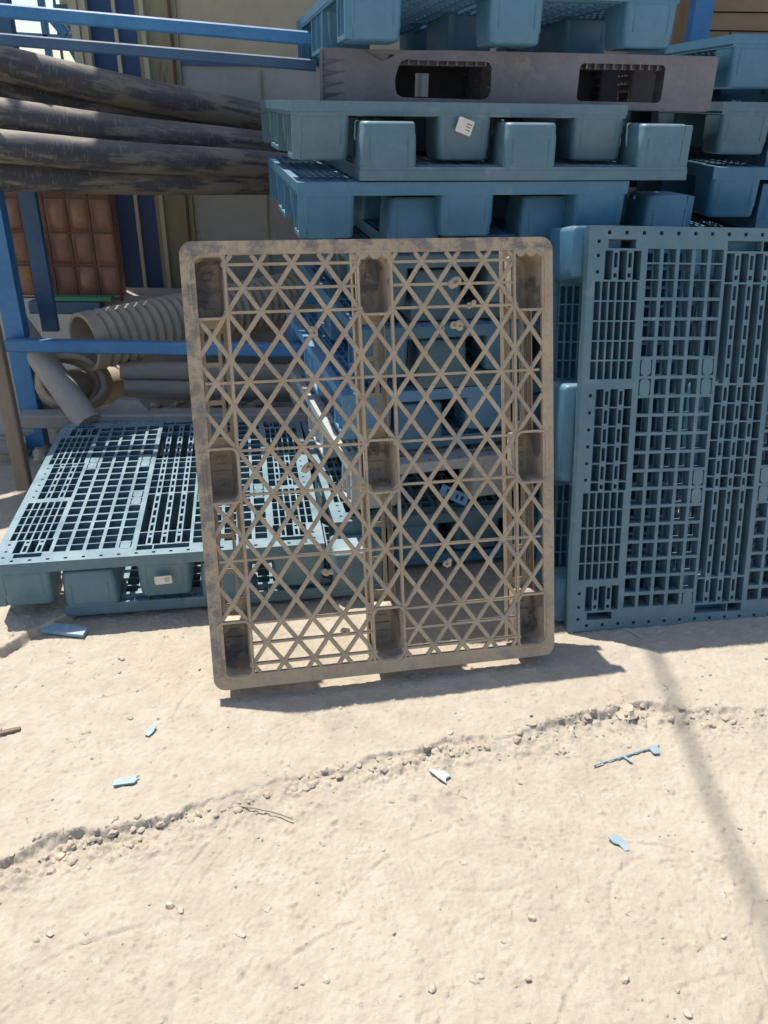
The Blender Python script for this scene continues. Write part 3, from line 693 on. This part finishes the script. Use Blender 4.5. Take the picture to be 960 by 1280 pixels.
# ------------------------------------------------------------------ pipes on the rack
pips = [((0, 80, 3.75), (325, 148, 4.50), .068, 'topmost dusty black pipe on the blue rack'),
        ((0, 113, 3.85), (325, 166, 4.58), .060, 'black pipe in the shade just under the topmost one on the rack'),
        ((0, 145, 3.55), (325, 183, 4.30), .064, 'black pipe with a sunlit patch, third from the top of the rack'),
        ((0, 184, 3.42), (325, 207, 4.18), .062, 'black pipe lying just above the lowest one on the rack'),
        ((0, 221, 3.52), (345, 229, 4.28), .058, 'lowest black pipe on the rack, clear of the beige pallet')]
for a, b, r, lab in pips:
    A_, B_ = at(*a), at(*b); d = (B_-A_); P0 = A_-d*1.2; P1 = B_+d*.35
    k = MB(); L_ = (P1-P0).length
    n = 40; path = [(0.004*math.sin(i*.5+r*900), .004*math.cos(i*.37), L_*i/n) for i in range(n+1)]
    k.tube(path, r, 22); o = k.build('black_pipe', PIPE, smooth=60)
    o.matrix_world = Matrix.Translation(P0) @ (P1-P0).to_track_quat('Z', 'Y').to_matrix().to_4x4()
    tag(o, lab, 'pipe', 'black pipes on the blue rack')
t = empty('pipe_rack', 'blue steel rack of posts and rails carrying the black pipes at the left', 'rack', (-1.3, 3.4, 0))
def part(k, name, m_, par, **kw):
    o = k.build(name, m_, **kw); o.parent = par; o.matrix_parent_inverse = Matrix.Translation(par.location).inverted(); return o
def vpost(u, v, Y, w_, d_, z0, z1):
    p = at(u, v, Y); k = MB(); k.box(p.x-w_/2, p.x+w_/2, Y, Y+d_, z0, z1); return k
part(vpost(3, 340, 3.46, .082, .06, -.05, 1.13), 'post', STEELB, t)
part(vpost(48, 330, 3.74, .072, .03, .50, 1.12), 'post', STEELD, t)
def hbar(a, b, wd, th): k = MB(); k.bar(a, b, th, wd, (0, 0, 1)) ; return k
k = MB(); k.bar(at(9, 431, 3.42), at(520, 440, 3.42), .05, .052); part(k, 'rail', STEELB, t)
k = MB(); k.bar(at(-60, 8, 3.42), at(395, 49, 3.50), .045, .046); part(k, 'rail', STEELB, t)
k = MB(); k.bar(at(-60, 44, 3.46), at(395, 82, 3.56), .045, .040); part(k, 'rail', STEELD, t)
k = MB(); p = at(15, 40, 3.95); k.box(p.x-.16, p.x, 3.95, 4.00, 1.3, 2.4); part(k, 'post', STEELD, t)
k = MB(); k.bar(at(-80, 246, 3.1), at(-80, 246, 3.1)+Vector((0, 1.2, -.06)), .06, .06); k.bar(at(60, 238, 3.45)+Vector((-.6, 0, -.03)), at(60, 238, 3.45)+Vector((.9, .25, -.05)), .05, .05)
# timber leaning before the rack
k = MB(); k.bar(at(32, 612, 2.95), at(-22, 350, 3.15), .055, .04, (0, 1, 0)); tag(k.build('timber_stake', TIMBER), 'grey brown timber leaning against the rack at the left edge', 'timber')

# ------------------------------------------------------------------ junk below the rack
def pipe2(a, b, r, m_, name, lab, cat, hollow=False, seg=20):
    A_, B_ = Vector(a), Vector(b); L_ = (B_-A_).length; k = MB()
    if hollow:
        n = seg; lo_ = []
        for rr_, zq in ((r, 0), (r, L_), (r*.9, L_), (r*.9, 0)):
            lo_.append([(rr_*math.cos(6.283*i/n), rr_*math.sin(6.283*i/n), zq) for i in range(n)])
        k.loft(lo_+[lo_[0]], False, False)
    else: k.tube([(0, 0, 0), (0, 0, L_)], r, seg)
    o = k.build(name, m_, smooth=50); o.matrix_world = Matrix.Translation(A_) @ (B_-A_).to_track_quat('Z', 'Y').to_matrix().to_4x4()
    tag(o, lab, cat); return o
# corrugated duct
A_ = at(105, 428, 3.55); B_ = A_+Vector((.68, .72, .02)); L_ = (B_-A_).length*1.25; k = MB(); n = 150; R0 = .125
lp = []
for i in range(n+1):
    zq = L_*i/n; rr_ = R0+(.007*math.sin(zq*2*math.pi/.045) if zq > .05 else .004)
    lp.append([(rr_*math.cos(6.283*j/28), rr_*math.sin(6.283*j/28), zq) for j in range(28)])
for zq, rr_ in ((L_, R0*.9), (0, R0*.9)): lp.append([(rr_*math.cos(6.283*j/28), rr_*math.sin(6.283*j/28), zq) for j in range(28)])
k.loft(lp+[lp[0]], False, False); o = k.build('corrugated_duct', TANPIPE, smooth=60)
o.matrix_world = Matrix.Translation(A_) @ (B_-A_).to_track_quat('Z', 'Y').to_matrix().to_4x4(); tag(o, 'wide tan corrugated duct with its open end behind the low blue rail', 'duct')
pipe2(at(60, 492, 3.55), at(150, 478, 3.95), .095, TANPIPE, 'duct_offcut', 'brown open-ended duct offcut lying under the corrugated duct', 'duct', True)
pipe2(at(150, 462, 3.62), at(520, 470, 4.1), .042, GREYPIPE, 'grey_pipe', 'upper of two grey pipes lying beside the corrugated duct', 'pipe')
pipe2(at(155, 484, 3.60), at(520, 492, 4.05), .038, GREYPIPE, 'grey_pipe', 'lower of two grey pipes lying beside the corrugated duct', 'pipe')
pipe2(at(-50, 310, 3.85), at(112, 530, 3.30), .058, GREYPIPE, 'grey_pipe', 'thick grey pipe slanting down behind the blue posts', 'pipe')
pipe2(at(-60, 536, 3.35), at(44, 534, 3.50), .040, WHITEP, 'white_pipe', 'pale sunlit pipe end behind the timber at the left edge', 'pipe')
pipe2(at(-70, 556, 3.30), at(30, 560, 3.42), .035, GREYPIPE, 'grey_pipe', 'short grey pipe below the pale one at the left edge', 'pipe')
k = MB(); a = at(120, 386, 4.25); k.box(a.x, a.x+2.2, 4.25, 4.45, a.z-.5, a.z+.07); tag(k.build('concrete_block', CONC), 'long grey concrete block before the blue door, above the duct', 'block')
k = MB(); a = at(130, 520, 3.48); plate(k, [(-.13, 0), (.12, 0), (.105, .06), (.07, .10), (-.02, .105), (-.09, .05)], [], 0, .04); o = k.build('concrete_lump', CONC); o.matrix_world = Matrix.Translation(at(160, 524, 3.42)) @ M90; tag(o, 'broken grey slab leaning behind the flat pallets', 'concrete slab')
k = MB(); a, b = at(28, 524, 3.36), at(470, 520, 3.40); k.bar(a, b, .09, .06); tag(k.build('steel_channel', CONC), 'long grey beam on the ground right behind the flat pallets', 'beam')
k = MB(); rc = random.Random(4)
for q in range(5):
    R1 = .15+rc.uniform(-.015, .015); cx_, cz_ = rc.uniform(-.015, .015), rc.uniform(-.012, .012)
    k.tube([(cx_+R1*math.cos(6.283*i/36), cz_+R1*.8*math.sin(6.283*i/36), .034*q+.006*math.sin(i*.6+q)) for i in range(37)], .016, 8)
o = k.build('hose_coil', TANPIPE, smooth=60); o.matrix_world = Matrix.Translation(at(84, 480, 3.62)) @ Matrix.Rotation(R_(62), 4, 'X') @ Matrix.Rotation(R_(35), 4, 'Y')
tag(o, 'loose coil of thick brown hose under the open end of the duct', 'hose')
# rubble behind
rb = random.Random(9); k = MB()
for i in range(140):
    x, y = rb.uniform(-1.9, .2), rb.uniform(3.35, 4.3); rock(k, x, y, .015+.05*rb.random()**2, .6, 3000+i, .2)
tag(k.build('rubble', STONE, smooth=40), kind='stuff')
# container
t = empty('caged_tank', 'stained orange plastic tank in a rusty wire cage behind the posts', 'tank', (-1.9, 4.2, 0))
a = at(-30, 250, 4.25); b = at(146, 372, 4.25); X0, X1, Z0, Z1 = a.x, b.x+.03, b.z, 1.35
vn_ = lambda a_, b_: random.Random(a_*13+b_).random()
nc, nr_ = 6, 5; n = 60; xs_ = np.linspace(X0, X1, n); zs_ = np.linspace(Z0, Z1, n); vs = []; fs = []
for i, x in enumerate(xs_):
    for j, z in enumerate(zs_):
        bul = (.022+.022*vn_(i*nc//n, j*nr_//n))*(abs(math.sin(math.pi*nc*(x-X0)/(X1-X0)))**.5)*(abs(math.sin(math.pi*nr_*(z-Z0)/(Z1-Z0)))**.5)
        vs.append((x, 4.27-bul, z))
for i in range(n-1):
    for j in range(n-1): fs.append((i*n+j, (i+1)*n+j, (i+1)*n+j+1, i*n+j+1))
k = MB(); k.add(vs, fs); k.box(X0, X1, 4.2705, 4.33, Z0, Z1); part(k, 'tank_body', ORANGE, t)
k = MB()
for i in range(nc+1): x = X0+(X1-X0)*i/nc; k.bar((x, 4.235, Z0-.01), (x, 4.235, Z1), .012, .012, (0, 1, 0))
for j in range(nr_+1): z = Z0+(Z1-Z0)*j/nr_; k.bar((X0, 4.228, z), (X1, 4.228, z), .009, .009)
part(k, 'cage', RUST, t)
k = MB(); a = at(60, 372.5, 4.15); b = at(128, 373, 4.15); k.bar(a, b+Vector((.05, 0, 0)), .05, .022); tag(k.build('green_rail', GREEN), 'green steel bar under the orange tank', 'rail')
k = MB(); a = at(40, 383, 4.16); b = at(128, 384, 4.16); k.bar(a, b, .08, .06); tag(k.build('blue_skid', STEELD), 'dark blue steel skid below the green bar', 'skid')

# ------------------------------------------------------------------ workshop wall
t = empty('workshop_wall', 'tan and grey sheet-metal workshop wall with cream door frames behind the pipes', 'wall', (-.5, 4.7, 0))
def strip(u0, u1, v, Y, z0, z1, m_, name, th=.05, par=None):
    a, b = at(u0, v, Y), at(u1, v, Y); k = MB(); k.box(a.x, b.x, Y, Y+th, z0, z1); return part(k, name, m_, par or t)
T0 = 4.7; zt_ = 3.6
strip(188, 236, 200, T0-.02, -.1, zt_, OLIVE, 'cladding_panel', .06)
sm = strip(236, 1300, 200, T0, -.1, 1.62, WALLG, 'lower_panel', .05)
strip(236, 1300, 200, T0+.002, 1.66, zt_, WALLT, 'upper_panel', .05)
strip(236, 1300, 200, T0-.012, 1.62, 1.66, STEELD, 'seam_strip', .06)
for uu in (330, 430, 520): strip(uu, uu+2.2, 200, T0-.008, -.1, 1.6, OLIVE, 'panel_joint', .02)
strip(226.5, 229.5, 200, T0-.032, -.1, zt_, RUST, 'panel_joint', .02)
strip(111, 121, 200, T0-.06, -.1, zt_, CREAM, 'door_frame', .08)
strip(122.5, 131, 200, T0-.05, -.1, zt_, CREAM, 'door_frame', .08)
strip(193, 198, 200, T0-.05, -.1, zt_, CREAM, 'door_frame', .06)
d = empty('double_door', 'tall navy blue double door with a pale gap, in the workshop wall', 'door', (-1.3, 4.7, 0))
strip(131.6, 161, 200, T0-.01, -.1, zt_, NAVY, 'door_leaf', .05, d)
strip(166, 192.5, 200, T0-.01, -.1, zt_, NAVY, 'door_leaf', .05, d)
strip(161.5, 165.5, 200, T0-.03, -.1, zt_, CREAM, 'door_rod', .03, d)
k = MB(); k.box(-2.02, 4, T0+.1, T0+5, -.1, -.05)
# roof over the yard edge (out of frame, shades the pipes) and poles added to cast shadow stripes
k = MB(); k.box(-1.84, 6.5, 4.35, 9.5, 4.0, 4.04); k.box(-7, -2.30, 4.35, 9.5, 4.0, 4.04); k.box(-2.10, -2.06, 4.35, 9.5, 4.0, 4.03); part(k, 'roof', ROOFM, t)
k = MB(); k.tube([(-.72, 4.6, 6.5), (-.75, 3.9, 6.5), (-.77, 3.3, 6.5), (-.79, 2.7, 6.5)], .02, 10, rfun=lambda i: (.015, .014, .010, .005)[i]); k.bar((-.72, 4.58, 6.5), (-.72, 4.58, 4.03), .03, .03, (0, 1, 0)); part(k, 'shadow_pole', STEELD, t)  # unseen, placed and tapered to throw a fading shadow stripe on the sand
k = MB(); k.bar((-.24, 4.5, 6.5), (-.27, 3.3, 6.5), .020, .020); k.bar((-.24, 4.48, 6.5), (-.24, 4.48, 4.03), .03, .03, (0, 1, 0)); part(k, 'shadow_pole', STEELD, t)
# upper right: blue post and brown boards
k = MB(); p = at(878, 20, 3.9); k.box(p.x-.035, p.x+.04, 3.9, 3.98, -.1, 3.5); tag(k.build('blue_column', STEELB), 'bright blue steel column rising behind the tall stack at the upper right', 'column')
t2 = empty('board_crate', 'brown plywood crate behind the right-hand stack, top right corner', 'crate', (2.0, 4.2, 0))
a = at(884, 44, 4.2); b = at(1100, 20, 4.2)
zb = [(a.z-1.2, a.z+.015), (a.z+.02, a.z+.085), (a.z+.09, a.z+.40)]
for i, (z0, z1) in enumerate(zb):
    xs2 = [a.x, a.x+.10, a.x+.42, b.x] if i == 0 else [a.x, b.x]
    for q in range(len(xs2)-1):
        k = MB(); k.box(xs2[q]+.003, xs2[q+1]-.003, 4.2-.01*i, 4.24, z0, z1); part(k, 'board', PLY, t2)
k = MB(); k.box(a.x, b.x, 4.245, 4.9, a.z-1.2, a.z+.39); part(k, 'crate_body', PLY, t2)

# ------------------------------------------------------------------ upper left: yard steelwork against the sky
t = empty('steel_gantry', 'blue steel frame with a diagonal brace standing against the sky, top left', 'steel frame', (-2.6, 6, 0))
Y = 6.0
for (u0, v0, u1, v1, w_) in ((52, 5, 65, 95, .04), (62, 18, 84, 44, .06), (84, 52, 100, 80, .035), (74, 45, 78, 82, .015), (96, 50, 104, 110, .045), (10, 44, 110, 50, .04)):
    a, b = at(u0, v0, Y), at(u1, v1, Y); dd = (b-a)
    if abs(dd.z) > abs(dd.x)*.6 and abs(u1-u0) < 14: b = Vector((a.x, Y, 0)); a = Vector((a.x, Y, a.z+.3))
    k = MB(); k.bar(a, b, w_, w_, (0, 1, 0)); part(k, 'beam', STEELB if w_ > .036 else STEELD, t)
t = empty('far_shed', 'cream clad shed with teal eaves far behind the pipes, top left', 'shed', (-3, 9, 0))
a = at(70, 5, 8.9); b = at(113, 30, 8.9)
k = MB(); k.box(a.x, b.x+.3, 9, 9.6, a.z-.32, a.z+1.2); part(k, 'wall', CREAM, t)
k = MB(); q = at(70, 40, 8.9); k.box(a.x-.03, b.x+.25, 8.9, 9.65, q.z-.05, q.z+.05); part(k, 'eaves', STEELD, t)
k = MB(); q = at(70, 13, 8.9); k.box(a.x-.03, b.x+.25, 8.9, 8.99, q.z-.05, q.z+.05); part(k, 'eaves', STEELD, t)
k = MB(); k.box(b.x+.05, b.x+.20, 9.02, 9.2, -.1, a.z-.325); part(k, 'post', STEELD, t)
